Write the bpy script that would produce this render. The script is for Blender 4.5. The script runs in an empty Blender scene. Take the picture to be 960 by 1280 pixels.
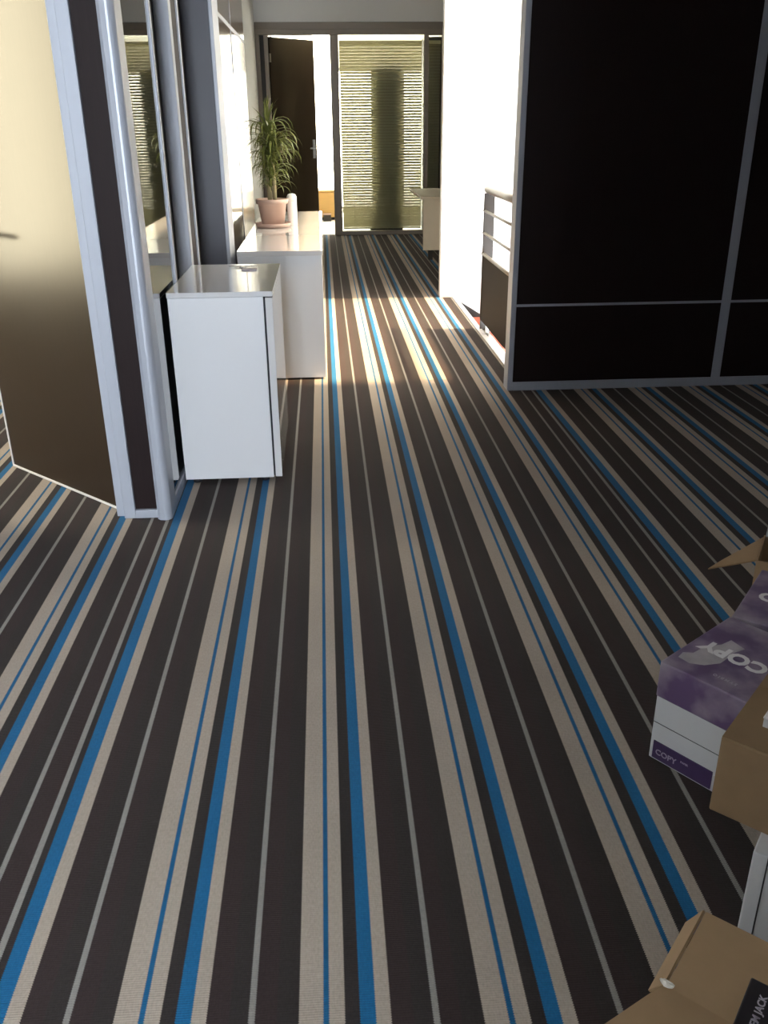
import bpy, bmesh, math, random
from mathutils import Vector, Matrix
random.seed(7)
S = bpy.context.scene
COL = S.collection

# ------------------------------------------------------------------ camera
W_, H_ = 960.0, 1280.0
FPX = 1102.0
HV, VV = (401.0, 158.0), (502.0, 3149.0)          # vanishing points of the corridor axis and of the verticals
def _ray(p): return Vector((p[0] - W_ / 2, -(p[1] - H_ / 2), -FPX))
_fy = _ray(HV).normalized(); _uz = -_ray(VV).normalized()
_fy = (_fy - _uz * _fy.dot(_uz)).normalized(); _ux = _fy.cross(_uz)
CAM_H = 1.4
cam_d = bpy.data.cameras.new('camera'); cam = bpy.data.objects.new('camera', cam_d); COL.objects.link(cam)
cam.matrix_world = Matrix.Translation((0, 0, CAM_H)) @ Matrix((_ux, _fy, _uz)).to_4x4()
cam_d.sensor_fit = 'HORIZONTAL'; cam_d.sensor_width = 36.0; cam_d.lens = FPX * 36.0 / W_
cam_d.clip_start = 0.05; cam_d.clip_end = 200
S.camera = cam

# ------------------------------------------------------------------ sky, sun, portals, exposure
wd = bpy.data.worlds.new('sky'); S.world = wd; wd.use_nodes = True
bg = wd.node_tree.nodes['Background']
bg.inputs[0].default_value = (0.84, 0.92, 1.0, 1); bg.inputs[1].default_value = 28.0
sun_d = bpy.data.lights.new('sun_offscreen', 'SUN'); sun = bpy.data.objects.new('sun_offscreen', sun_d); COL.objects.link(sun)
SUN_DIR = Vector((-1.0, 0.05, -1.42))
sun.rotation_euler = SUN_DIR.to_track_quat('-Z', 'Y').to_euler(); sun.location = (8, 3, 9)
sun_d.energy = 22; sun_d.color = (1.0, 0.86, 0.66); sun_d.angle = math.radians(2.5)
def portal(name, loc, direction, sx, sy):
    d = bpy.data.lights.new(name, 'AREA'); d.shape = 'RECTANGLE'; d.size = sx; d.size_y = sy
    o = bpy.data.objects.new(name, d); COL.objects.link(o); o.location = loc
    o.rotation_euler = Vector(direction).to_track_quat('-Z', 'Z').to_euler()
    d.cycles.is_portal = True
portal('window_stairwell_offscreen', (2.66, 6.395, 3.75), (-1, 0, 0), 2.9, 3.1)
portal('window_left_offscreen', (-3.59, 4.05, 1.55), (1, 0, 0), 1.0, 2.1)
portal('window_back_offscreen', (-.065, -3.21, 1.6), (0, 1, 0), 1.13, 2.7)
portal('window_behind_blinds', (.8, 16.19, 1.43), (0, -1, 0), 3.2, 2.74)
vs = S.view_settings
vs.view_transform = 'Standard'; vs.look = 'None'; vs.gamma = 1.0; vs.use_curve_mapping = False
vs.exposure = 0.72
S.cycles.use_denoising = True
S.cycles.max_bounces = 10; S.cycles.diffuse_bounces = 6; S.cycles.glossy_bounces = 5
S.cycles.transparent_max_bounces = 12
S.cycles.caustics_reflective = False; S.cycles.caustics_refractive = False
S.cycles.sample_clamp_indirect = 12.0

# ------------------------------------------------------------------ materials
def mat(name, col, rough=0.5, metal=0.0, spec=0.5, coat=0.0, noise=0.0, nscale=20.0, bump=0.0, bscale=200.0, stretch=None, trans=0.0):
    m = bpy.data.materials.new(name); m.use_nodes = True
    nt = m.node_tree; b = nt.nodes['Principled BSDF']
    b.inputs['Base Color'].default_value = (*col, 1); b.inputs['Roughness'].default_value = rough
    b.inputs['Metallic'].default_value = metal; b.inputs['Specular IOR Level'].default_value = spec
    b.inputs['Coat Weight'].default_value = coat; b.inputs['Coat Roughness'].default_value = 0.03
    if noise or bump:
        tc = nt.nodes.new('ShaderNodeTexCoord'); mp = nt.nodes.new('ShaderNodeMapping')
        if stretch: mp.inputs['Scale'].default_value = stretch
        nt.links.new(tc.outputs['Object'], mp.inputs['Vector'])
    if noise:
        n = nt.nodes.new('ShaderNodeTexNoise'); n.inputs['Scale'].default_value = nscale; n.inputs['Detail'].default_value = 5
        nt.links.new(mp.outputs[0], n.inputs['Vector'])
        r = nt.nodes.new('ShaderNodeMix'); r.data_type = 'RGBA'
        r.inputs[6].default_value = (*[max(0, c * (1 - noise)) for c in col], 1)
        r.inputs[7].default_value = (*[min(1, c * (1 + noise)) for c in col], 1)
        nt.links.new(n.outputs['Fac'], r.inputs[0]); nt.links.new(r.outputs[2], b.inputs['Base Color'])
    if bump:
        n2 = nt.nodes.new('ShaderNodeTexNoise'); n2.inputs['Scale'].default_value = bscale
        nt.links.new(mp.outputs[0], n2.inputs['Vector'])
        bp = nt.nodes.new('ShaderNodeBump'); bp.inputs['Strength'].default_value = bump; bp.inputs['Distance'].default_value = 0.002
        nt.links.new(n2.outputs['Fac'], bp.inputs['Height']); nt.links.new(bp.outputs[0], b.inputs['Normal'])
    if trans:
        out = nt.nodes['Material Output']; tr = nt.nodes.new('ShaderNodeBsdfTranslucent'); tr.inputs[0].default_value = (*col, 1)
        mx = nt.nodes.new('ShaderNodeMixShader'); mx.inputs[0].default_value = trans
        nt.links.new(b.outputs[0], mx.inputs[1]); nt.links.new(tr.outputs[0], mx.inputs[2]); nt.links.new(mx.outputs[0], out.inputs['Surface'])
    return m

M = {}

M['white_wall'] = mat('white_wall_paint', (0.90, 0.90, 0.89), 0.7, bump=0.05, bscale=300)
M['ceiling'] = mat('ceiling_paint', (0.80, 0.79, 0.77), 0.8, noise=0.03)
M['laminate'] = mat('dark_wenge_laminate', (0.017, 0.010, 0.010), 0.5, spec=0.14, noise=0.3, nscale=8, stretch=(30, 30, 1))
M['door_laminate'] = mat('door_laminate', (0.028, 0.018, 0.012), 0.28, spec=0.34, noise=0.2, nscale=8, stretch=(30, 30, 1))
M['gloss_panel'] = mat('glossy_wenge_panel', (0.06, 0.045, 0.035), 0.12, spec=0.7, noise=0.15, nscale=6, stretch=(20, 20, 1))
M['alu'] = mat('brushed_aluminium', (0.40, 0.42, 0.475), 0.38, metal=0.15, noise=0.04, nscale=60, stretch=(1, 1, 0.05))
M['alu_dark'] = mat('grey_anodised_profile', (0.24, 0.20, 0.16), 0.45, metal=0.3)
M['steel'] = mat('stainless_steel', (0.55, 0.52, 0.48), 0.28, metal=0.9)
M['rail_steel'] = mat('dull_rail_steel', (0.26, 0.23, 0.20), 0.35, metal=0.9)
M['rail_panel'] = mat('rail_infill_board', (0.014, 0.010, 0.008), 0.5, spec=0.10)
M['rail_post'] = mat('dark_rail_post', (0.05, 0.042, 0.036), 0.5, spec=0.3)
M['card_mid'] = mat('mid_brown_cardboard', (0.24, 0.15, 0.075), 0.8, noise=0.10, nscale=25)
M['pier'] = mat('blue_grey_laminate', (0.070, 0.070, 0.092), 0.42, spec=0.5)
M['glare_floor'] = mat('blown_white_office_floor', (0.74, 0.71, 0.66), 0.6, noise=0.05)  # pale colour stands in for sun glare on the far doorway floor
M['white_gloss'] = mat('white_gloss_lacquer', (0.74, 0.73, 0.74), 0.03, spec=0.8, coat=0.5)
M['white_satin'] = mat('white_satin_board', (0.78, 0.78, 0.80), 0.30, spec=0.5)
M['shadow_gap'] = mat('black_rubber', (0.01, 0.01, 0.015), 0.6)
M['beige_board'] = mat('beige_melamine', (0.62, 0.55, 0.42), 0.45, noise=0.04)
M['terracotta'] = mat('terracotta_plastic', (0.50, 0.35, 0.29), 0.45, noise=0.08, nscale=15)
M['soil'] = mat('potting_soil', (0.03, 0.02, 0.012), 0.95, noise=0.5, nscale=60, bump=0.6, bscale=120)
M['leaf'] = mat('green_leaf', (0.14, 0.16, 0.042), 0.4, spec=0.5, noise=0.35, nscale=9, trans=0.25)
M['stem'] = mat('pale_bark', (0.36, 0.31, 0.17), 0.8, noise=0.25, nscale=30, stretch=(1, 1, 4))
M['slat'] = mat('blind_slat_lacquer', (0.56, 0.53, 0.40), 0.5, trans=0.60)
M['dark_thing'] = mat('dark_grey_board', (0.035, 0.032, 0.03), 0.6, noise=0.1)
M['yellow_wood'] = mat('yellow_beech', (0.62, 0.38, 0.13), 0.5, noise=0.12, nscale=6, stretch=(1, 1, 12))
M['red_carpet'] = mat('red_stair_carpet', (0.45, 0.10, 0.06), 0.9, noise=0.15, nscale=80)
M['card'] = mat('brown_cardboard', (0.38, 0.245, 0.13), 0.8, noise=0.10, nscale=25, bump=0.05, bscale=90)
M['carton_white'] = mat('white_carton_board', (0.56, 0.55, 0.54), 0.6, noise=0.04)
M['carton_purple'] = mat('dark_purple_print', (0.055, 0.028, 0.09), 0.5, noise=0.2)
M['ink_white'] = mat('white_print', (0.75, 0.72, 0.70), 0.5, noise=0.03)
M['ink_pale'] = mat('pale_smeared_print', (0.42, 0.38, 0.38), 0.5, noise=0.35, nscale=30)
M['ink_grey'] = mat('grey_print', (0.40, 0.36, 0.40), 0.5, noise=0.03)
M['black_box'] = mat('black_print_card', (0.012, 0.009, 0.012), 0.4, noise=0.1)
M['tape'] = mat('clear_glossy_tape', (0.75, 0.70, 0.62), 0.08, spec=1.0)
M['bottle'] = mat('white_plastic_bottle', (0.85, 0.84, 0.82), 0.3)
M['key'] = mat('grey_key_metal', (0.22, 0.22, 0.25), 0.3, metal=0.8)

M['door_laminate'].node_tree.nodes['Principled BSDF'].inputs['Specular Tint'].default_value = (1.0, 0.84, 0.48, 1)
def glass_mat(name, tint, rough=0.0, ior=1.5):
    m = bpy.data.materials.new(name); m.use_nodes = True; nt = m.node_tree; nt.nodes.clear()
    out = nt.nodes.new('ShaderNodeOutputMaterial'); fr = nt.nodes.new('ShaderNodeFresnel'); fr.inputs[0].default_value = ior
    tr = nt.nodes.new('ShaderNodeBsdfTransparent'); tr.inputs[0].default_value = (*tint, 1)
    gl = nt.nodes.new('ShaderNodeBsdfGlossy'); gl.inputs['Roughness'].default_value = rough
    mx = nt.nodes.new('ShaderNodeMixShader')
    ge = nt.nodes.new('ShaderNodeNewGeometry'); iv = nt.nodes.new('ShaderNodeMath'); iv.operation = 'SUBTRACT'; iv.inputs[0].default_value = 1.0
    ml = nt.nodes.new('ShaderNodeMath'); ml.operation = 'MULTIPLY'
    nt.links.new(ge.outputs['Backfacing'], iv.inputs[1]); nt.links.new(iv.outputs[0], ml.inputs[0]); nt.links.new(fr.outputs[0], ml.inputs[1])
    nt.links.new(ml.outputs[0], mx.inputs[0]); nt.links.new(tr.outputs[0], mx.inputs[1]); nt.links.new(gl.outputs[0], mx.inputs[2])
    nt.links.new(mx.outputs[0], out.inputs['Surface']); return m
M['glass'] = glass_mat('clear_pane_glass', (0.93, 0.95, 0.92))
M['dimming_glass'] = glass_mat('daylight_dimming_glass', (0.68, 0.63, 0.54))  # tint added to dim and warm the daylight through these panes
M['dark_glass'] = mat('smoked_glass', (0.012, 0.012, 0.010), 0.03, spec=1.0, coat=0.6)

def carpet_mat():
    m = bpy.data.materials.new('striped_woven_carpet'); m.use_nodes = True; nt = m.node_tree
    b = nt.nodes['Principled BSDF']; N = nt.nodes.new; L = nt.links.new
    b.inputs['Roughness'].default_value = 0.85; b.inputs['Specular IOR Level'].default_value = 0.08
    b.inputs['Sheen Weight'].default_value = 0.07; b.inputs['Sheen Roughness'].default_value = 0.5; b.inputs['Sheen Tint'].default_value = (1.0, 0.9, 0.8, 1)
    geo = N('ShaderNodeNewGeometry'); sep = N('ShaderNodeSeparateXYZ'); L(geo.outputs['Position'], sep.inputs[0])
    def mth(op, a, c=None):
        n = N('ShaderNodeMath'); n.operation = op
        for i, v in enumerate((a, c)):
            if v is None: continue
            if isinstance(v, (int, float)): n.inputs[i].default_value = v
            else: L(v, n.inputs[i])
        return n.outputs[0]
    # the weave: ribs across the stripes jag their edges a little
    rib = mth('SINE', mth('MULTIPLY', sep.outputs['Y'], 2 * math.pi / 0.0046))
    x = mth('ADD', sep.outputs['X'], mth('MULTIPLY', rib, 0.0011))
    P, PA, PB = 1.803, 0.3165, 0.2205
    t = mth('MULTIPLY', mth('FRACT', mth('DIVIDE', mth('ADD', x, 0.492 + 10 * P), P)), P)
    ua = mth('FRACT', mth('DIVIDE', t, PA))
    ub = mth('DIVIDE', mth('SUBTRACT', t, 5 * PA), PB)
    isb = mth('GREATER_THAN', t, 5 * PA)
    d1, d2 = (0.037, 0.025, 0.025), (0.032, 0.026, 0.025)
    be, bl, gr, tb = (0.375, 0.312, 0.258), (0.012, 0.115, 0.255), (0.25, 0.235, 0.215), (0.012, 0.10, 0.22)
    def ramp(fac, stops, per):
        r = N('ShaderNodeValToRGB'); cr = r.color_ramp; cr.interpolation = 'CONSTANT'
        while len(cr.elements) < len(stops): cr.elements.new(0.5)
        for e, (p, c) in zip(cr.elements, stops): e.position = p / per; e.color = (*c, 1)
        L(fac, r.inputs[0]); return r.outputs[0]
    ra = ramp(ua, [(0, gr), (0.011, d1), (0.048, d2), (0.0855, be), (0.128, tb), (0.1375, be), (0.1655, d2), (0.1905, bl), (0.2185, be), (0.2445, d1), (0.282, d2)], PA)
    rb = ramp(ub, [(0, gr), (0.011, d1), (0.060, gr), (0.073, d2), (0.0875, bl), (0.1185, be), (0.1465, d1), (0.186, d2)], PB)
    mx = N('ShaderNodeMix'); mx.data_type = 'RGBA'; L(isb, mx.inputs[0]); L(ra, mx.inputs[6]); L(rb, mx.inputs[7])
    # yarn-scale variation and worn, slightly soiled patches
    mp = N('ShaderNodeMapping'); mp.inputs['Scale'].default_value = (260, 110, 1); L(geo.outputs['Position'], mp.inputs['Vector'])
    n1 = N('ShaderNodeTexNoise'); n1.inputs['Scale'].default_value = 1.0; n1.inputs['Detail'].default_value = 2; L(mp.outputs[0], n1.inputs['Vector'])
    n2 = N('ShaderNodeTexNoise'); n2.inputs['Scale'].default_value = 3.0; n2.inputs['Detail'].default_value = 4; L(geo.outputs['Position'], n2.inputs['Vector'])
    f = mth('ADD', mth('ADD', mth('MULTIPLY', n1.outputs['Fac'], 0.45), mth('MULTIPLY', rib, 0.05)), mth('MULTIPLY', n2.outputs['Fac'], 0.25))
    f = mth('ADD', f, 0.65)
    vm = N('ShaderNodeVectorMath'); vm.operation = 'SCALE'; L(mx.outputs[2], vm.inputs[0]); L(f, vm.inputs['Scale'])
    L(vm.outputs[0], b.inputs['Base Color'])
    bp = N('ShaderNodeBump'); bp.inputs['Strength'].default_value = 0.35; bp.inputs['Distance'].default_value = 0.0015
    L(mth('ADD', mth('MULTIPLY', rib, 0.5), n1.outputs['Fac']), bp.inputs['Height']); L(bp.outputs[0], b.inputs['Normal'])
    return m
M['carpet'] = carpet_mat()

def print_mat():
    m = bpy.data.materials.new('purple_carton_print'); m.use_nodes = True; nt = m.node_tree
    b = nt.nodes['Principled BSDF']; b.inputs['Roughness'].default_value = 0.4
    tc = nt.nodes.new('ShaderNodeTexCoord')
    n = nt.nodes.new('ShaderNodeTexNoise'); n.inputs['Scale'].default_value = 11; n.inputs['Detail'].default_value = 6
    r = nt.nodes.new('ShaderNodeValToRGB'); e = r.color_ramp.elements
    e[0].position = 0.42; e[0].color = (0.12, 0.07, 0.15, 1); e[1].position = 0.76; e[1].color = (0.36, 0.30, 0.34, 1)
    nt.links.new(tc.outputs['Object'], n.inputs['Vector']); nt.links.new(n.outputs['Fac'], r.inputs[0]); nt.links.new(r.outputs[0], b.inputs['Base Color'])
    return m
M['carton_print'] = print_mat()

# ------------------------------------------------------------------ builders
def wloc(o):
    v = Vector((0, 0, 0))
    while o: v += o.location; o = o.parent
    return v
def link(name, mesh, m, parent=None, loc=(0, 0, 0), rot=(0, 0, 0)):
    o = bpy.data.objects.new(name, mesh); COL.objects.link(o)
    if m is not None and not mesh.materials: mesh.materials.append(M[m] if isinstance(m, str) else m)
    o.parent = parent; o.location = loc; o.rotation_euler = rot
    return o
def mesh_from(bm, name, smooth=False):
    me = bpy.data.meshes.new(name); bmesh.ops.recalc_face_normals(bm, faces=bm.faces[:]); bm.to_mesh(me); bm.free()
    if smooth:
        for p in me.polygons: p.use_smooth = True
    return me
def bm_box(bm, x0, x1, y0, y1, z0, z1, bev=0.0, seg=2):
    b2 = bmesh.new()
    vs_ = [b2.verts.new(c) for c in ((x0,y0,z0),(x1,y0,z0),(x1,y1,z0),(x0,y1,z0),(x0,y0,z1),(x1,y0,z1),(x1,y1,z1),(x0,y1,z1))]
    for f in ((0,3,2,1),(4,5,6,7),(0,1,5,4),(1,2,6,5),(2,3,7,6),(3,0,4,7)): b2.faces.new([vs_[i] for i in f])
    if bev: bmesh.ops.bevel(b2, geom=b2.edges[:], offset=bev, segments=seg, affect='EDGES', profile=0.5)
    tmp = bpy.data.meshes.new('tmp'); b2.to_mesh(tmp); b2.free(); bm.from_mesh(tmp); bpy.data.meshes.remove(tmp)
def boxes(name, lst, m, parent=None, bev=0.0, local=False):
    """one mesh object made of the given boxes; world coordinates unless local"""
    o_ = Vector((0, 0, 0)) if local else wloc(parent)
    x0 = min(b[0] for b in lst); x1 = max(b[1] for b in lst); y0 = min(b[2] for b in lst); y1 = max(b[3] for b in lst); z0 = min(b[4] for b in lst)
    org = Vector(((x0 + x1) / 2, (y0 + y1) / 2, z0))
    bm = bmesh.new()
    for b in lst: bm_box(bm, b[0]-org.x, b[1]-org.x, b[2]-org.y, b[3]-org.y, b[4]-org.z, b[5]-org.z, bev)
    return link(name, mesh_from(bm, name), m, parent, org - o_)
def box(name, b, m, parent=None, bev=0.0, local=False): return boxes(name, [b], m, parent, bev, local)
def lathe(name, prof, m, parent=None, loc=(0, 0, 0), n=32, local=False):
    bm = bmesh.new(); rings = []
    for r, z in prof:
        rings.append([bm.verts.new((r * math.cos(2*math.pi*i/n), r * math.sin(2*math.pi*i/n), z)) for i in range(n)])
    for a, b in zip(rings, rings[1:]):
        for i in range(n): bm.faces.new((a[i], a[(i+1) % n], b[(i+1) % n], b[i]))
    bm.faces.new(rings[0][::-1]); bm.faces.new(rings[-1])
    return link(name, mesh_from(bm, name, True), m, parent, Vector(loc) - (Vector((0,0,0)) if local else wloc(parent)))
def tube(name, pts, r, m, parent=None, n=14, local=False):
    pts = [Vector(p) for p in pts]; org = pts[0].copy(); bm = bmesh.new(); rings = []
    for i, p in enumerate(pts):
        d = (pts[min(i+1, len(pts)-1)] - pts[max(i-1, 0)]).normalized()
        a = d.cross(Vector((0, 0, 1)) if abs(d.z) < 0.9 else Vector((1, 0, 0))).normalized(); b = d.cross(a)
        rr = r[i] if isinstance(r, (list, tuple)) else r
        rings.append([bm.verts.new(p - org + (a*math.cos(2*math.pi*k/n) + b*math.sin(2*math.pi*k/n))*rr) for k in range(n)])
    for a, b in zip(rings, rings[1:]):
        for i in range(n): bm.faces.new((a[i], a[(i+1) % n], b[(i+1) % n], b[i]))
    bm.faces.new(rings[0][::-1]); bm.faces.new(rings[-1])
    return link(name, mesh_from(bm, name, True), m, parent, org - (Vector((0,0,0)) if local else wloc(parent)))
def quadslab(name, corners, th, m, parent=None):
    """a sheet through four local corner points, thickness th along its normal"""
    c = [Vector(p) for p in corners]; n = (c[1]-c[0]).cross(c[2]-c[0]).normalized() * th
    org = sum(c, Vector()) / 4; bm = bmesh.new()
    a = [bm.verts.new(p - org) for p in c]; b = [bm.verts.new(p - org + n) for p in c]
    bm.faces.new(a[::-1]); bm.faces.new(b)
    for i in range(4): bm.faces.new((a[i], a[(i+1) % 4], b[(i+1) % 4], b[i]))
    return link(name, mesh_from(bm, name), m, parent, org)
def empty(name, loc, rz=0.0):
    o = bpy.data.objects.new(name, None); COL.objects.link(o); o.location = loc; o.rotation_euler = (0, 0, rz); o.empty_display_size = 0.1
    return o
def thing(o, label, cat, group=None):
    o['label'] = label; o['category'] = cat
    if group: o['group'] = group
    return o
def struct(o, label=None, cat=None):
    o['kind'] = 'structure'
    if label: o['label'] = label
    if cat: o['category'] = cat
    return o
def text(name, body, size, m, parent, loc, rot, depth=0.0006, spacing=1.0, sx=1.0, bold=0.02):
    cu = bpy.data.curves.new('lettering', 'FONT'); cu.body = body; cu.size = size; cu.extrude = depth; cu.space_character = spacing
    cu.offset = size * bold
    cu.align_x = 'LEFT'; cu.resolution_u = 3
    o = bpy.data.objects.new('lettering', cu); COL.objects.link(o)
    bpy.context.view_layer.update()
    me = bpy.data.meshes.new_from_object(o.evaluated_get(bpy.context.evaluated_depsgraph_get()))
    bpy.data.objects.remove(o); bpy.data.curves.remove(cu)
    for v in me.vertices: v.co.x *= sx
    me.materials.clear()
    return link(name, me, m, parent, loc, rot)

# ------------------------------------------------------------------ the shell
FY_ = 12.79
H = 3.00                                # ceiling
floor = struct(boxes('floor', [(-3.6, 1.12, -3.2, 16.2, -0.25, 0), (1.12, 3.4, -3.2, 4.96, -0.25, 0), (1.12, 3.4, 7.93, 16.2, -0.25, 0)], 'carpet'),
               'dark carpet with beige and blue stripes running along the corridor', 'floor')
struct(boxes('ceiling', [(-3.6, 1.12, -3.2, 16.2, H, H + .2), (1.12, 3.4, -3.2, 4.85, H, H + .2), (1.12, 3.4, 7.95, 16.2, H, H + .2)], 'ceiling'), 'white painted ceiling above the corridor', 'ceiling')
struct(box('trim_stair_edge', (1.105, 1.145, 4.96, 7.84, -0.06, 0.006), 'alu', bev=0.003), 'pale metal nosing along the carpet edge at the stairwell', 'trim')

struct(box('floor_office_glare', (-3.6, 3.4, FY_ + .06, 16.2, 0, .004), 'glare_floor'), 'office floor behind the glazed front, pale to stand in for sun glare', 'floor')  # pale layer added so the floor in the doorway reads blown-out white
# outer walls: left with a wide window, back with a window, right solid, far with a wide window
struct(boxes('wall_left', [(-3.75, -3.6, -3.2, 3.55, 0, H), (-3.75, -3.6, 4.55, 16.2, 0, H), (-3.75, -3.6, 3.55, 4.55, 0, .5), (-3.75, -3.6, 3.55, 4.55, 2.6, H)], 'white_wall'), 'white outer wall of the side office', 'wall')
struct(boxes('wall_back', [(-3.6, -.63, -3.35, -3.2, 0, H), (.5, 3.4, -3.35, -3.2, 0, H), (-.63, .5, -3.35, -3.2, 0, .25)], 'white_wall'), 'white wall behind the photographer', 'wall')
struct(box('wall_added_shade', (.0, 3.4, -1.0, -.9, 0, H), 'laminate'), 'added unseen dark partition behind the camera, shading the right side', 'wall')  # unseen blocker, added to keep back window light off the cartons
struct(box('wall_right', (3.4, 3.55, 7.95, 16.2, 0, H), 'white_wall'), 'white outer wall on the right', 'wall')
struct(box('wall_right_dark', (3.4, 3.55, -3.2, 4.85, 0, H), 'laminate'), 'dark panelled outer wall beside the cartons', 'wall')  # unseen wall made dark to cut light bounced onto the cartons
struct(boxes('wall_far', [(-3.6, -.8, 16.2, 16.35, 0, H), (2.4, 3.4, 16.2, 16.35, 0, H), (-.8, 2.4, 16.2, 16.35, 0, .06), (.28, 2.4, 16.2, 16.35, 2.27, H)], 'white_wall'), 'white outer wall of the office behind the blinds', 'wall')

# stairwell: bright wall, upper bulkhead, glazed outer side
struct(boxes('wall_stairwell', [(1.0, 2.75, 7.84, 7.95, -2.2, 6.4), (2.75, 3.55, 7.84, 7.95, -.25, 3.0)], 'white_wall'), 'tall white wall beside the stairs, glaring in daylight', 'wall')
struct(boxes('wall_bulkhead', [(1.12, 1.24, 4.95, 7.84, 2.74, 6.4), (1.12, 2.75, 4.85, 4.95, H, 6.4)], 'white_wall'), 'white upper walls around the open stairwell', 'wall')
struct(box('ceiling_stairwell', (1.0, 2.75, 4.85, 7.95, 6.4, 6.6), 'ceiling'), 'white ceiling high above the stairwell', 'ceiling')
struct(box('floor_stairwell', (1.12, 2.75, 4.95, 7.84, -2.4, -2.2), 'red_carpet'), 'red floor at the foot of the stairs', 'floor')
struct(boxes('wall_stair_side', [(1.10, 1.12, 4.95, 7.84, -2.2, -0.25)], 'white_wall'), 'white wall of the stairwell below the corridor floor', 'wall')
struct(boxes('wall_stair_outer', [(2.66, 2.75, 4.95, 7.84, -2.2, 2.2), (2.66, 2.75, 4.95, 7.84, 5.3, 6.4)], 'white_wall'), 'white outer wall of the stairwell', 'wall')
wr = struct(empty('window_1', (2.70, 6.4, 2.2)), 'tall high window of the stairwell with grey frame', 'window')
for y in (4.97, 7.815): box('mullion', (2.67, 2.73, y - .02, y + .02, 2.2, 5.3), 'alu', wr)
for z in (2.22, 5.28): box('transom', (2.672, 2.728, 4.99, 7.795, z - .02, z + .02), 'alu', wr)
wl = struct(empty('window_2', (-3.68, 4.05, .5)), 'tall window of the side office', 'window')
boxes('window_frame', [(-3.71, -3.65, 3.55, 4.55, .5, .55), (-3.71, -3.65, 3.55, 4.55, 2.55, 2.6), (-3.71, -3.65, 3.55, 3.60, .55, 2.55), (-3.71, -3.65, 4.50, 4.55, .55, 2.55)], 'alu', wl)
wb = struct(empty('window_3', (-.125, -3.28, .25)), 'tall window behind the photographer', 'window')
boxes('window_frame', [(-.63, .5, -3.31, -3.25, .25, .31), (-.63, .5, -3.31, -3.25, H - .06, H), (-.63, -.57, -3.31, -3.25, .31, H - .06), (.44, .5, -3.31, -3.25, .31, H - .06)], 'alu', wb)
wf = struct(empty('window_4', (.8, 16.28, .06)), 'wide bright window of the office behind the blinds', 'window')
boxes('window_frame', [(-.8, 2.4, 16.25, 16.31, .06, .10), (-.8, .28, 16.25, 16.31, H - .06, H), (.28, 2.4, 16.25, 16.31, 2.21, 2.27), (-.8, -.74, 16.25, 16.31, 0.10, H - .06), (2.34, 2.4, 16.25, 16.31, 0.10, 2.21), (1.35, 1.41, 16.25, 16.31, 0.10, 2.21), (.26, .30, 16.25, 16.31, 0.10, H - .06)], 'alu', wf)
for (x0, x1, z1) in ((-.74, .26, H - .06), (.30, 1.35, 2.21), (1.41, 2.34, 2.21)): box('pane', (x0, x1, 16.277, 16.283, 0.10, z1), 'dimming_glass', wf)
box('pane', (2.697, 2.703, 4.99, 7.795, 2.24, 5.26), 'dimming_glass', wr)
box('pane', (-3.683, -3.677, 3.60, 4.50, .55, 2.55), 'dimming_glass', wl)

# dark panelled wall to the right, square to the corridor
wp = struct(empty('wall_panelled', (2.2, 4.9, 0)), 'near black laminate panel wall with grey metal joint strips', 'wall')
box('core', (1.04, 3.4, 4.862, 4.94, 0, H), 'dark_thing', wp)
for (x0, x1) in ((1.042, 2.200), (2.252, 3.38)):
    box('panel', (x0, x1, 4.846, 4.862, 0.050, 0.474), 'laminate', wp, bev=0.001)
    box('panel', (x0, x1, 4.846, 4.862, 0.488, H - .02), 'laminate', wp, bev=0.001)
    box('joint_strip', (x0, x1, 4.848, 4.862, 0.474, 0.488), 'alu', wp)
box('joint_post', (2.200, 2.252, 4.842, 4.862, 0.048, H), 'alu', wp, bev=0.002)
box('end_cap', (1.012, 1.042, 4.842, 4.952, 0, H), 'alu', wp, bev=0.003)
box('base_strip', (1.042, 3.38, 4.842, 4.862, 0, 0.050), 'alu', wp, bev=0.002)

# left corner: end of the partition with jamb, dark infill and rounded profile
pc = struct(empty('wall_partition_end', (-.74, 3.23, 0)), 'end of the glazed partition with dark infill between metal profiles', 'wall')
boxes('door_jamb', [(-.848, -.815, 3.225, 3.29, 0, H), (-.815, -.771, 3.20, 3.29, 0, H)], 'alu', pc, bev=0.003)
box('infill_panel', (-.771, -.682, 3.215, 3.285, .032, H), 'laminate', pc)
box('base_strip', (-.771, -.682, 3.200, 3.285, 0, .034), 'alu', pc, bev=0.002)
prof = []
bm = bmesh.new()
pts = [(-.684, 3.29), (-.684, 3.188), (-.672, 3.176), (-.655, 3.172)] + [(-.655 + .027*math.sin(a), 3.199 - .027*math.cos(a)) for a in [math.radians(15*k) for k in range(1, 7)]] + [(-.628, 3.29)]
lo = [bm.verts.new((x + .656, y - 3.23, 0)) for x, y in pts]; hi = [bm.verts.new((x + .656, y - 3.23, H)) for x, y in pts]
bm.faces.new(lo[::-1]); bm.faces.new(hi)
for i in range(len(pts)): bm.faces.new((lo[i], lo[(i+1) % len(pts)], hi[(i+1) % len(pts)], hi[i]))
link('corner_profile', mesh_from(bm, 'corner_profile'), 'alu', pc, Vector((-.656, 3.23, 0)) - pc.location)
struct(boxes('wall_office', [(-3.6, -1.655, 3.2, 3.29, 0, H), (-1.655, -.85, 3.2, 3.29, 2.46, H)], 'white_wall'), 'white wall around the side office doorway', 'wall')
struct(box('trim_1', (-1.655, -1.61, 3.19, 3.295, 0, 2.46), 'alu', bev=0.003), 'metal jamb of the side office doorway', 'trim')

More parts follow.
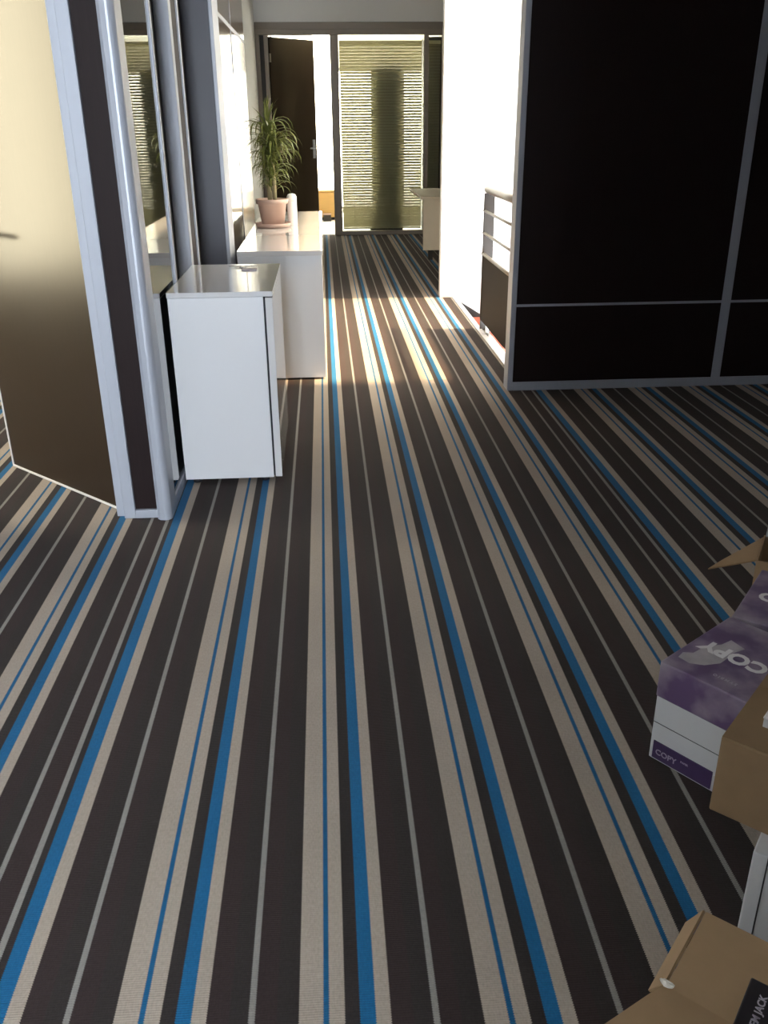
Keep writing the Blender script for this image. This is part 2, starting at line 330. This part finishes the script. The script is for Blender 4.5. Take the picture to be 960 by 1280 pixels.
# open door of the side office
dvec = Vector((-1.427 + .848, 3.812 - 3.269)); dlen = dvec.length; dang = math.atan2(dvec.y, dvec.x)
d1 = struct(empty('door_1', (-.852, 3.275, 0), dang), 'open dark door with glossy face reflecting daylight', 'door')
box('leaf', (0.002, dlen, -.042, -.004, .012, 2.44), 'door_laminate', d1, local=True)
boxes('edge_band', [(0, dlen + .003, -.004, .001, .008, .016), (-.001, .005, -.004, .001, .016, 2.44), (dlen - .002, dlen + .003, -.044, .001, .012, 2.44)], 'ink_white', d1, local=True)
dh = box('handle_plate', (dlen - .085, dlen - .045, -.004, .008, .91, 1.08), 'steel', d1, bev=0.003, local=True)
tube('handle_lever', [(-.0, .006, .10), (0, .045, .10), (-.02, .055, .10), (-.16, .055, .098), (-.185, .05, .096)], .0085, 'key', dh, local=True)
# free edge lies to the far left: the handled face looks at the camera (local -y)

# glazed partition along the corridor on the left
g = struct(empty('wall_glazed', (-.68, 4.2, 0)), 'glazed partition running along the corridor behind the white cabinet', 'wall')
box('pane', (-.648, -.636, 3.29, 3.835, .05, H), 'dark_glass', g)
box('base_strip', (-.66, -.628, 3.29, 3.87, 0, .05), 'alu', g, bev=0.002)
box('profile', (-.70, -.628, 3.835, 3.865, .05, H), 'alu', g, bev=0.003)
box('backing_panel', (-.80, -.70, 3.29, 5.2, 0, H), 'dark_thing', g)
box('jamb', (-.70, -.632, 4.36, 4.425, 0, H), 'alu', g, bev=0.004)
box('panel', (-.70, -.640, 4.425, 4.62, 0, H), 'laminate', g)
box('profile', (-.70, -.632, 4.62, 4.65, 0, H), 'alu', g, bev=0.003)
pl = struct(empty('wall_pier', (-.64, 5.33, 0)), 'dark faced pier at the end of the glazed partition', 'wall')
box('face_panel', (-.80, -.555, 5.20, 5.47, 0, H), 'pier', pl)
box('corner_profile', (-.555, -.533, 5.195, 5.475, 0, H), 'alu', pl, bev=0.003)
# panelled wall beside the long sideboard
w2 = struct(empty('wall_sideboard', (-.63, 6.7, 0)), 'glossy brown panel wall above the long sideboard', 'wall')
box('core', (-.80, -.605, 5.475, 7.95, 0, H), 'dark_thing', w2)
for (y0, y1) in ((5.48, 6.78), (6.80, 7.945)):
    for (z0, z1) in ((0.02, 1.995), (2.02, H)):
        box('panel', (-.605, -.585, y0, y1, z0, z1), 'gloss_panel', w2, bev=0.001)
    box('joint_strip', (-.605, -.583, y0, y1, 1.995, 2.02), 'alu', w2)
box('joint_strip', (-.605, -.582, 6.78, 6.80, 0, H), 'alu', w2)
struct(boxes('wall_corridor', [(-.95, -.80, 7.95, 12.78, 0, H), (-3.6, -.95, 8.0, 8.1, 0, H)], 'white_wall'), 'white corridor wall beyond the potted plant', 'wall')

# ------------------------------------------------------------------ far glazed front
FY = 12.79
ff = struct(empty('wall_glazed_front', (.4, FY, 0)), 'glazed office front with grey brown frame at the end of the corridor', 'wall')
box('top_rail', (-.80, 1.62, FY - .03, FY + .06, 2.47, 2.60), 'alu_dark', ff, bev=0.004)
box('transom_bar', (-.80, 1.62, FY - .05, FY + .06, 2.455, 2.52), 'alu_dark', ff, bev=0.003)
box('frame_post', (-.80, -.745, FY - .04, FY + .06, 0, 2.455), 'alu_dark', ff, bev=0.003)
box('side_panel', (-.745, -.69, FY - .01, FY + .05, 0, 2.455), 'dark_thing', ff)
box('frame_post', (-.69, -.64, FY - .04, FY + .06, 0, 2.455), 'alu_dark', ff, bev=0.003)
box('frame_post', (.15, .255, FY - .05, FY + .06, 0, 2.455), 'alu_dark', ff, bev=0.004)
box('frame_post', (1.365, 1.425, FY - .04, FY + .06, 0, 2.455), 'alu_dark', ff, bev=0.003)
box('frame_post', (1.60, 1.66, FY - .04, FY + .06, 0, 2.455), 'alu_dark', ff, bev=0.003)
box('bottom_rail', (.255, 1.60, FY - .04, FY + .06, 0, .055), 'alu_dark', ff, bev=0.003)
box('pane', (.255, 1.365, FY, FY + .008, .055, 2.455), 'glass', ff)
box('pane', (1.425, 1.60, FY, FY + .008, .055, 2.455), 'glass', ff)
struct(boxes('wall_front', [(-3.6, -.80, FY, FY + .1, 0, H), (1.66, 3.4, FY, FY + .1, 0, H), (-.80, 1.66, FY, FY + .1, 2.60, H)], 'white_wall'), 'white wall around the glazed office front', 'wall')
# open door of the far office
d2 = struct(empty('door_2', (-.638, FY + .02, 0), math.radians(44)), 'dark brown office door standing open at the corridor end', 'door')
box('leaf', (0, .78, -.02, .02, .01, 2.44), 'door_laminate', d2, local=True)
for z in (.3, 1.25, 2.15): box('hinge', (-.012, .012, -.03, -.018, z, z + .10), 'steel', d2, local=True)
hp = box('handle_plate', (.70, .745, -.028, -.02, .98, 1.22), 'alu', d2, bev=0.002, local=True)
tube('handle_lever', [(0, -.004, .13), (0, -.05, .13), (-.02, -.058, .13), (-.12, -.058, .13)], .009, 'alu', hp, local=True)

# venetian blinds behind the far glazing
def blind(x0, x1, label):
    r = thing(empty('venetian_blind', ((x0 + x1) / 2, FY + .12, 0)), label, 'blind', 'venetian blinds in the far office front')
    w = x1 - x0
    box('headrail', (x0, x1, FY + .10, FY + .14, 2.36, 2.40), 'slat', r, bev=0.003)
    bm = bmesh.new(); bm_box(bm, -w/2, w/2, -.019, .019, -.0006, .0006)
    me = mesh_from(bm, 'slat'); me.materials.append(M['slat'])
    k = 0; z = 2.345
    while z > .10:
        o = bpy.data.objects.new('slat', me); COL.objects.link(o); o.parent = r
        o.location = (0, 0, z); o.rotation_euler = (math.radians(60), 0, 0); z -= .0355
    box('bottom_rail', (x0, x1, FY + .105, FY + .135, .068, .088), 'slat', r, bev=0.003)
    for t in (.15, .85): box('ladder_cord', (x0 + w*t - .0015, x0 + w*t + .0015, FY + .1185, FY + .1215, .088, 2.36), 'slat', r)
blind(.272, 1.352, 'wide pale venetian blind in the glazed front, half open, glowing with daylight')
blind(1.432, 1.595, 'narrow dim venetian blind in the slim pane beside the white stairwell wall')

# ------------------------------------------------------------------ things in the far office
tc_ = thing(empty('tall_cabinet', (.90, 13.25, 0)), 'tall dark cabinet standing as a silhouette behind the wide blind', 'cabinet')
box('body', (.705, 1.09, 13.07, 13.45, .30, 2.085), 'dark_thing', tc_, bev=0.01)
box('plinth', (.665, 1.115, 13.05, 13.47, .004, .30), 'dark_thing', tc_, bev=0.01)
box('door', (.715, .895, 13.055, 13.07, .32, 2.07), 'dark_thing', tc_); box('door', (.900, 1.08, 13.055, 13.07, .32, 2.07), 'dark_thing', tc_)
sc_ = thing(empty('added_dimming_cupboard', (1.9, 13.25, .004)), 'dark grey cupboard added behind the narrow blind to keep it dim', 'cabinet')  # added to block daylight so the narrow blind stays dark
box('body', (1.40, 2.4, 13.0, 13.45, .05, 2.45), 'dark_thing', sc_, bev=0.006)
box('plinth', (1.42, 2.38, 13.02, 13.43, .004, .05), 'shadow_gap', sc_)
box('door', (1.405, 1.898, 12.985, 13.0, .06, 2.44), 'dark_thing', sc_); box('door', (1.902, 2.395, 12.985, 13.0, .06, 2.44), 'dark_thing', sc_)
yc = thing(empty('low_cabinet', (.0, 15.2, 0)), 'low yellow wood cabinet seen through the open far doorway', 'cabinet')
box('body', (-.45, .24, 14.9, 15.4, .044, .43), 'yellow_wood', yc, bev=0.004)
box('top', (-.47, .26, 14.88, 15.42, .43, .455), 'yellow_wood', yc, bev=0.004)
box('plinth', (-.43, .22, 14.93, 15.38, .004, .044), 'shadow_gap', yc)
for x0, x1 in ((-.445, -.105), (-.10, .235)):
    dd = box('door', (x0, x1, 14.882, 14.9, .05, .42), 'yellow_wood', yc, bev=0.002)
    box('knob', (x1 - .05, x1 - .03, 14.865, 14.882, .30, .32), 'steel', dd)
bin_ = thing(empty('storage_box', (.06, 14.75, .004)), 'small dark box on the pale floor in front of the yellow cabinet', 'box')
box('body', (-.01, .115, 14.69, 14.80, .004, .10), 'dark_thing', bin_, bev=0.004)
box('lid', (-.014, .119, 14.686, 14.804, .10, .118), 'terracotta', bin_, bev=0.003)

# desk behind the end of the stairwell wall
dk = thing(empty('office_desk', (1.75, 9.75, 0)), 'beige desk with a modesty panel beyond the white stairwell wall', 'desk')
box('desktop', (.955, 2.5, 9.10, 10.35, .725, .75), 'beige_board', dk, bev=0.003)
box('modesty_panel', (.985, 2.45, 9.135, 9.155, .24, .725), 'beige_board', dk, bev=0.002)
for x in (1.16, 2.35):
    for y in (9.22, 10.2): box('leg', (x, x + .05, y, y + .05, 0, .725), 'dark_thing', dk, bev=0.003)

# ------------------------------------------------------------------ stairs and railing
st = struct(empty('stairs_1', (1.9, 7.2, -2.2)), 'red carpeted stairs going down beside the white wall', 'stairs')
for k in range(1, 6):
    x0 = 1.12 + .28*(k - 1)
    t_ = box('step', (x0, x0 + .29, 6.62, 7.836, -.175*k - .14, -.175*k), 'red_carpet', st, bev=0.004)
bm = bmesh.new()
pr = [(1.125, -.005), (1.125, -.36), (2.6, -1.28), (2.6, -.92)]
a = [bm.verts.new((x - 1.9, -.008, z)) for x, z in pr]; b = [bm.verts.new((x - 1.9, .008, z)) for x, z in pr]
bm.faces.new(a); bm.faces.new(b[::-1])
for i in range(4): bm.faces.new((a[i], b[i], b[(i+1) % 4], a[(i+1) % 4]))
link('wall_stringer', mesh_from(bm, 'wall_stringer'), 'dark_thing', st, Vector((1.9, 7.828, 0)) - st.location)
rl = thing(empty('stair_railing', (1.165, 5.8, 0)), 'steel railing with dark infill panel along the stairwell edge', 'railing')
box('post', (1.128, 1.204, 6.485, 6.499, -.25, .955), 'rail_post', rl, bev=0.002)
box('post', (1.128, 1.204, 5.08, 5.094, -.25, .955), 'rail_post', rl, bev=0.002)
tube('handrail', [(1.165, 6.57, .975), (1.165, 4.96, .975)], .026, 'rail_steel', rl, 20)
for z in (.837, .687): tube('rail_bar', [(1.138, 6.53, z), (1.138, 4.96, z)], .010, 'rail_steel', rl)
tube('rail_bar', [(1.138, 6.54, .542), (1.138, 4.96, .542)], .012, 'rail_steel', rl)
box('infill_panel', (1.132, 1.146, 4.96, 6.53, .072, .535), 'rail_panel', rl, bev=0.001)
box('bottom_channel', (1.142, 1.185, 4.96, 6.50, -.03, -.005), 'steel', rl, bev=0.002)
for y in (6.30, 5.4): box('bracket', (1.140, 1.158, y, y + .03, -.03, .09), 'steel', rl)

# ------------------------------------------------------------------ white sideboard along the left wall
sb = thing(empty('sideboard', (-.26, 6.45, 0)), 'long white gloss sideboard carrying the potted plant', 'sideboard')
box('body', (-.495, -.040, 5.225, 7.68, .012, .722), 'white_satin', sb)
box('end_panel', (-.498, -.018, 5.20, 5.225, .012, .722), 'white_satin', sb, bev=0.0015)
box('top', (-.500, -.014, 5.198, 7.70, .722, .75), 'white_gloss', sb, bev=0.002)
for k in range(4):
    y0 = 5.228 + k*.613
    box('door', (-.040, -.020, y0, y0 + .609, .016, .718), 'white_gloss', sb, bev=0.0015)
box('plinth', (-.47, -.06, 5.24, 7.66, 0, .012), 'shadow_gap', sb)

# small white cabinet beside the glazed partition
cb = thing(empty('small_cabinet', (-.42, 3.91, 0)), 'small white gloss cabinet standing against the glazed partition', 'cabinet')
box('body', (-.622, -.250, 3.535, 4.28, .025, .785), 'white_satin', cb, bev=0.001)
box('top', (-.624, -.212, 3.528, 4.29, .787, .807), 'white_gloss', cb, bev=0.0015)
box('door', (-.242, -.214, 3.536, 4.285, .027, .780), 'white_gloss', cb, bev=0.0015)
box('shadow_gap', (-.250, -.242, 3.545, 4.275, .03, .783), 'shadow_gap', cb)
for x in (-.58, -.29):
    for y in (3.58, 4.23): lathe('foot', [(.018, 0), (.018, .012), (.012, .014), (.012, .026)], 'shadow_gap', cb, (x, y, 0), 16)
# keys on the small cabinet
ky = thing(empty('key_ring', (-.38, 4.18, .807)), 'small bunch of keys lying on the small white cabinet', 'keys')
n = 18
tube('ring', [(-.38 + .014*math.cos(2*math.pi*k/n), 4.18 + .014*math.sin(2*math.pi*k/n), .8095) for k in range(n + 1)], .0016, 'key', ky, 8)
for a_ in (.2, 2.7, -1.3):
    c, s_ = math.cos(a_), math.sin(a_)
    p = lambda d, w: (-.38 + c*d - s_*w, 4.18 + s_*d + c*w)
    bm = bmesh.new()
    o2 = [p(.012, -.011), p(.034, -.011), p(.036, -.004), p(.068, -.004), p(.068, .004), p(.036, .004), p(.034, .011), p(.012, .011)]
    lo = [bm.verts.new((x + .38, y - 4.18, .0035)) for x, y in o2]; hi = [bm.verts.new((x + .38, y - 4.18, .0062)) for x, y in o2]
    bm.faces.new(lo[::-1]); bm.faces.new(hi)
    for i in range(8): bm.faces.new((lo[i], lo[(i+1) % 8], hi[(i+1) % 8], hi[i]))
    link('key', mesh_from(bm, 'key'), 'key', ky)
thing(box('notepad', (-.375, -.31, 4.075, 4.125, .807, .813), 'ink_grey', bev=0.001), 'small grey card lying beside the keys on the white cabinet', 'card')

# ------------------------------------------------------------------ potted plant and bottle on the sideboard
PX, PY, PZ = -.355, 6.50, .75
pp = thing(empty('potted_plant', (PX, PY, PZ)), 'bushy dracaena in a terracotta pot with saucer on the white sideboard', 'plant')
lathe('saucer', [(.09, 0), (.115, .003), (.125, .030), (.120, .030), (.11, .010), (.02, .009)], 'terracotta', pp, (PX, PY, PZ), 40)
lathe('pot', [(.072, .010), (.076, .012), (.098, .155), (.110, .157), (.112, .187), (.103, .188), (.098, .165), (.02, .160)], 'terracotta', pp, (PX, PY, PZ), 40)
lathe('soil', [(.097, .160), (.097, .166), (.05, .172), (.01, .172)], 'soil', pp, (PX, PY, PZ), 24)
tube('stem', [(PX - .012, PY, PZ + .165), (PX - .014, PY, PZ + .30), (PX - .006, PY + .01, PZ + .42), (PX - .01, PY, PZ + .62)], [.017, .015, .013, .008], 'stem', pp)
tube('stem', [(PX + .022, PY - .02, PZ + .165), (PX + .024, PY - .02, PZ + .28), (PX + .02, PY - .015, PZ + .40), (PX + .025, PY - .01, PZ + .5)], [.014, .013, .011, .007], 'stem', pp)
def leaf_mesh(L_, droop, wid, lift):
    """arching strap leaf growing along +x"""
    bm = bmesh.new(); n = 9; rows = []
    ang = math.radians(lift); x = z = 0.0
    for i in range(n):
        t = i / (n - 1); w = wid * min(1.0, .45 + 2.2*t) * (1 - t**3) + .0006
        rows.append([bm.verts.new((x, -w, z + w*.35)), bm.verts.new((x, 0, z)), bm.verts.new((x, w, z + w*.35))])
        x += math.cos(ang) * L_/(n-1); z += math.sin(ang) * L_/(n-1); ang -= math.radians(droop) / (n-1) * (0.5 + t)
    for a, b in zip(rows, rows[1:]):
        bm.faces.new((a[0], a[1], b[1], b[0])); bm.faces.new((a[1], a[2], b[2], b[1]))
    return mesh_from(bm, 'leaf', True)
LM = [leaf_mesh(.25, 160, .0085, 60), leaf_mesh(.30, 185, .009, 60), leaf_mesh(.34, 190, .0095, 64), leaf_mesh(.23, 135, .008, 66), leaf_mesh(.29, 170, .009, 45), leaf_mesh(.22, 45, .008, 80)]
for me in LM: me.materials.append(M['leaf'])
N_LEAF = 290
for i in range(N_LEAF):
    t = i / (N_LEAF - 1)
    left = random.random() < .6
    zc = (.24 + .40*t**.85) if left else (.22 + .34*t**.85)
    bx_, by_ = (-.008, 0) if left else (.022, -.015)
    me = LM[5] if t > .95 else random.choice(LM[:5])
    sc = random.uniform(.7, 1.0) * (0.72 if t < .25 else 1.0)
    o = bpy.data.objects.new('leaf', me); COL.objects.link(o); o.parent = pp
    a_ = i * 2.39996 + random.uniform(-.3, .3)
    if math.cos(a_) < -.5: sc *= .9
    o.location = (bx_, by_, zc); o.rotation_euler = (random.uniform(-.15, .15), random.uniform(-.25, .25), a_); o.scale = (sc, sc, sc)
bt = thing(empty('spray_bottle', (-.222, 6.60, .75)), 'small white plastic bottle beside the terracotta pot', 'bottle')
lathe('body', [(.031, 0), (.034, .004), (.034, .155), (.033, .163)], 'bottle', bt, (-.222, 6.60, .75), 24)
lathe('cap', [(.0342, .163), (.0342, .192), (.026, .208), (.012, .213)], 'bottle', bt, (-.222, 6.60, .75), 24)

# ------------------------------------------------------------------ boxes on the right
def frame2(u):                                # angle of the local x axis
    return math.atan2(u[1], u[0])
# copy paper box: local x = front edge (left to right), local y = long side going back
def copy_box(loc, u, label, texts=True, h=.27, w=.22, l=.305, lid=.095):
    r = thing(empty('copy_paper_box', loc, frame2(u)), label, 'box')
    box('body', (.002, w - .002, .002, l - .002, 0, h - .004), 'carton_white', r, bev=0.003, local=True)
    box('lid', (0, w, 0, l, h - lid, h), 'carton_print', r, bev=0.004, local=True)
    if texts:
        box('label_strip', (.012, .165, -.0006, .003, .006, .054), 'carton_purple', r, local=True)
        text('lettering', 'COPY', .021, 'ink_grey', r, (.020, -.0008, .020), (math.pi/2, 0, 0), .0003)
        text('lettering', 'PAPER', .007, 'ink_grey', r, (.086, -.0008, .033), (math.pi/2, 0, 0), .0003)
        box('barcode_patch', (.168, .186, -.0006, .003, .006, .046), 'carton_white', r, local=True)
        box('seam', (.002, w - .002, .0012, .004, .1035, .1050), 'dark_thing', r, local=True)
        # smeared white patch of the print, then the upside-down title
        bm = bmesh.new(); rng = random.Random(3)
        pts = [(.02, .045), (.05, .04), (.075, .062), (.10, .09), (.098, .125), (.088, .15), (.10, .19), (.06, .205), (.055, .165), (.035, .13), (.03, .09), (.012, .07)]
        vv = [bm.verts.new((x + rng.uniform(-.004, .004), y + rng.uniform(-.004, .004), 0)) for x, y in pts]
        bm.faces.new(vv); bmesh.ops.triangulate(bm, faces=bm.faces[:])
        link('print_patch', mesh_from(bm, 'print_patch'), 'ink_pale', r, (0, 0, h + .0005))
        text('lettering', 'COPY', .062, 'ink_white', r, (.182, .160, h + .0006), (0, 0, math.pi), .0003, 1.02, .95, .045)
        text('lettering', 'SYMBIO', .012, 'ink_grey', r, (.165, .046, h + .0006), (0, 0, math.pi), .0003, 1.5)
    return r
copy_box((.735, 1.668, 0), (.6, -.8), 'purple and white carton of copy paper with a COPY strip along its foot')
cp2 = copy_box((.985, 1.855, 0), (.78, -.62), 'purple topped paper carton behind the box with the COPY strip', False, .268, .30, .305, .10)
text('lettering', 'COPY', .062, 'ink_white', cp2, (.030, .125, .2686), (0, 0, 0), .0003, 1.02, .95, .045)

# plain white carton with the flat brown carton on it
wc = thing(empty('white_carton', (.690, 1.094, 0), frame2((.78, -.62))), 'plain pale grey carton under the flat brown cardboard box', 'box')
box('body', (0, .22, 0, .31, 0, .268), 'carton_white', wc, bev=0.003, local=True)
box('seam', (.024, .0265, -.0008, .002, .0, .268), 'dark_thing', wc, local=True)
bc = thing(empty('cardboard_box', (.654, 1.196, .269), frame2((.73, -.68))), 'flat brown cardboard box lying on the pale grey carton', 'box')
box('body', (0, .30, 0, .38, 0, .159), 'card_mid', bc, bev=0.003, local=True)
box('flap', (0.001, .299, .0, .19, .159, .162), 'card_mid', bc, bev=0.0008, local=True)
box('flap', (0.001, .299, .192, .38, .159, .162), 'card_mid', bc, bev=0.0008, local=True)
wb2 = thing(empty('paper_pad', (.735, 1.215, .431), frame2((.73, -.68))), 'pale pad of paper lying on the flat brown cardboard box', 'paper')
box('sheets', (0, .15, 0, .19, 0, .018), 'carton_white', wb2, bev=0.001, local=True)
box('cover', (-.001, .151, -.001, .191, .018, .021), 'ink_white', wb2, bev=0.0005, local=True)

# open carton behind the purple ones: walls, one flap folded out to the left
oc = thing(empty('open_carton', (1.18, 2.14, 0), frame2((.52, .85))), 'open brown carton with one flap folded out, behind the purple cartons', 'box')
t = .004
for nm, b_ in (('side_wall', (0, .19, -t, 0, 0, .27)), ('side_wall', (0, .19, -.36, -.36 + t, 0, .27)), ('end_wall', (0, t, -.356, -t, 0, .27)), ('end_wall', (.19 - t, .19, -.356, -t, 0, .27)), ('bottom', (t, .19 - t, -.356, -t, 0, .005))):
    box(nm, b_, 'card', oc, local=True)
oc_m = Matrix.Rotation(-frame2((.52, .85)), 3, 'Z')
quadslab('flap', [oc_m @ (Vector(p) - Vector((1.18, 2.14, 0))) for p in ((1.180, 2.141, .268), (1.268, 2.285, .268), (1.085, 2.150, .268), (1.026, 2.103, .268))], .004, 'card', oc)
quadslab('flap', [(.188, -.005, .268), (.188, -.355, .268), (.20, -.345, .40), (.20, -.01, .40)], .004, 'carton_white', oc)

# open carton at the bottom right with flaps spread
A_ = Vector((.75, -.66)); rz = frame2(A_)
fc = thing(empty('open_carton', (.545, .952, 0), rz), 'brown carton with spread flaps and a black box lying on it', 'box')
# local x along the back edge (to the right), local -y towards the camera
box('side_wall', (0, .004, -.165, 0, 0, .296), 'card', fc, local=True)
box('side_wall', (.396, .40, -.165, 0, 0, .296), 'card', fc, local=True)
box('end_wall', (.004, .396, -.004, 0, 0, .296), 'card', fc, local=True)
box('end_wall', (.004, .396, -.165, -.161, 0, .296), 'card', fc, local=True)
box('inner_flap', (.001, .399, -.164, -.001, .296, .299), 'card', fc, local=True)
quadslab('flap', [(0, -.001, .298), (0, -.160, .298), (-.020, -.158, .268), (-.020, -.012, .268)], -.004, 'card', fc)
quadslab('flap', [(-.004, -.160, .299), (.396, -.166, .299), (.380, -.335, .322), (-.045, -.30, .322)], .004, 'card', fc)
bm = bmesh.new(); bmesh.ops.create_icosphere(bm, subdivisions=2, radius=.006)
for v in bm.verts: v.co = Vector((v.co.x*1.7 + random.uniform(-.0025, .0025), v.co.y*.8 + random.uniform(-.0015, .0015), v.co.z*.35 + random.uniform(-.0015, .0015)))
link('tape_scrap', mesh_from(bm, 'tape_scrap'), 'tape', fc, (.000, -.160, .304))
bb = thing(empty('black_box', (.537, .797, .322), math.radians(50)), 'black printed box lying on the flaps of the brown carton', 'box')
box('body', (-.20, .0, -.11, 0, .0, .030), 'black_box', bb, bev=0.002, local=True)
text('lettering', 'EM JACK', .0135, 'ink_grey', bb, (-.072, -.026, .0302), (0, 0, 0), .0003)
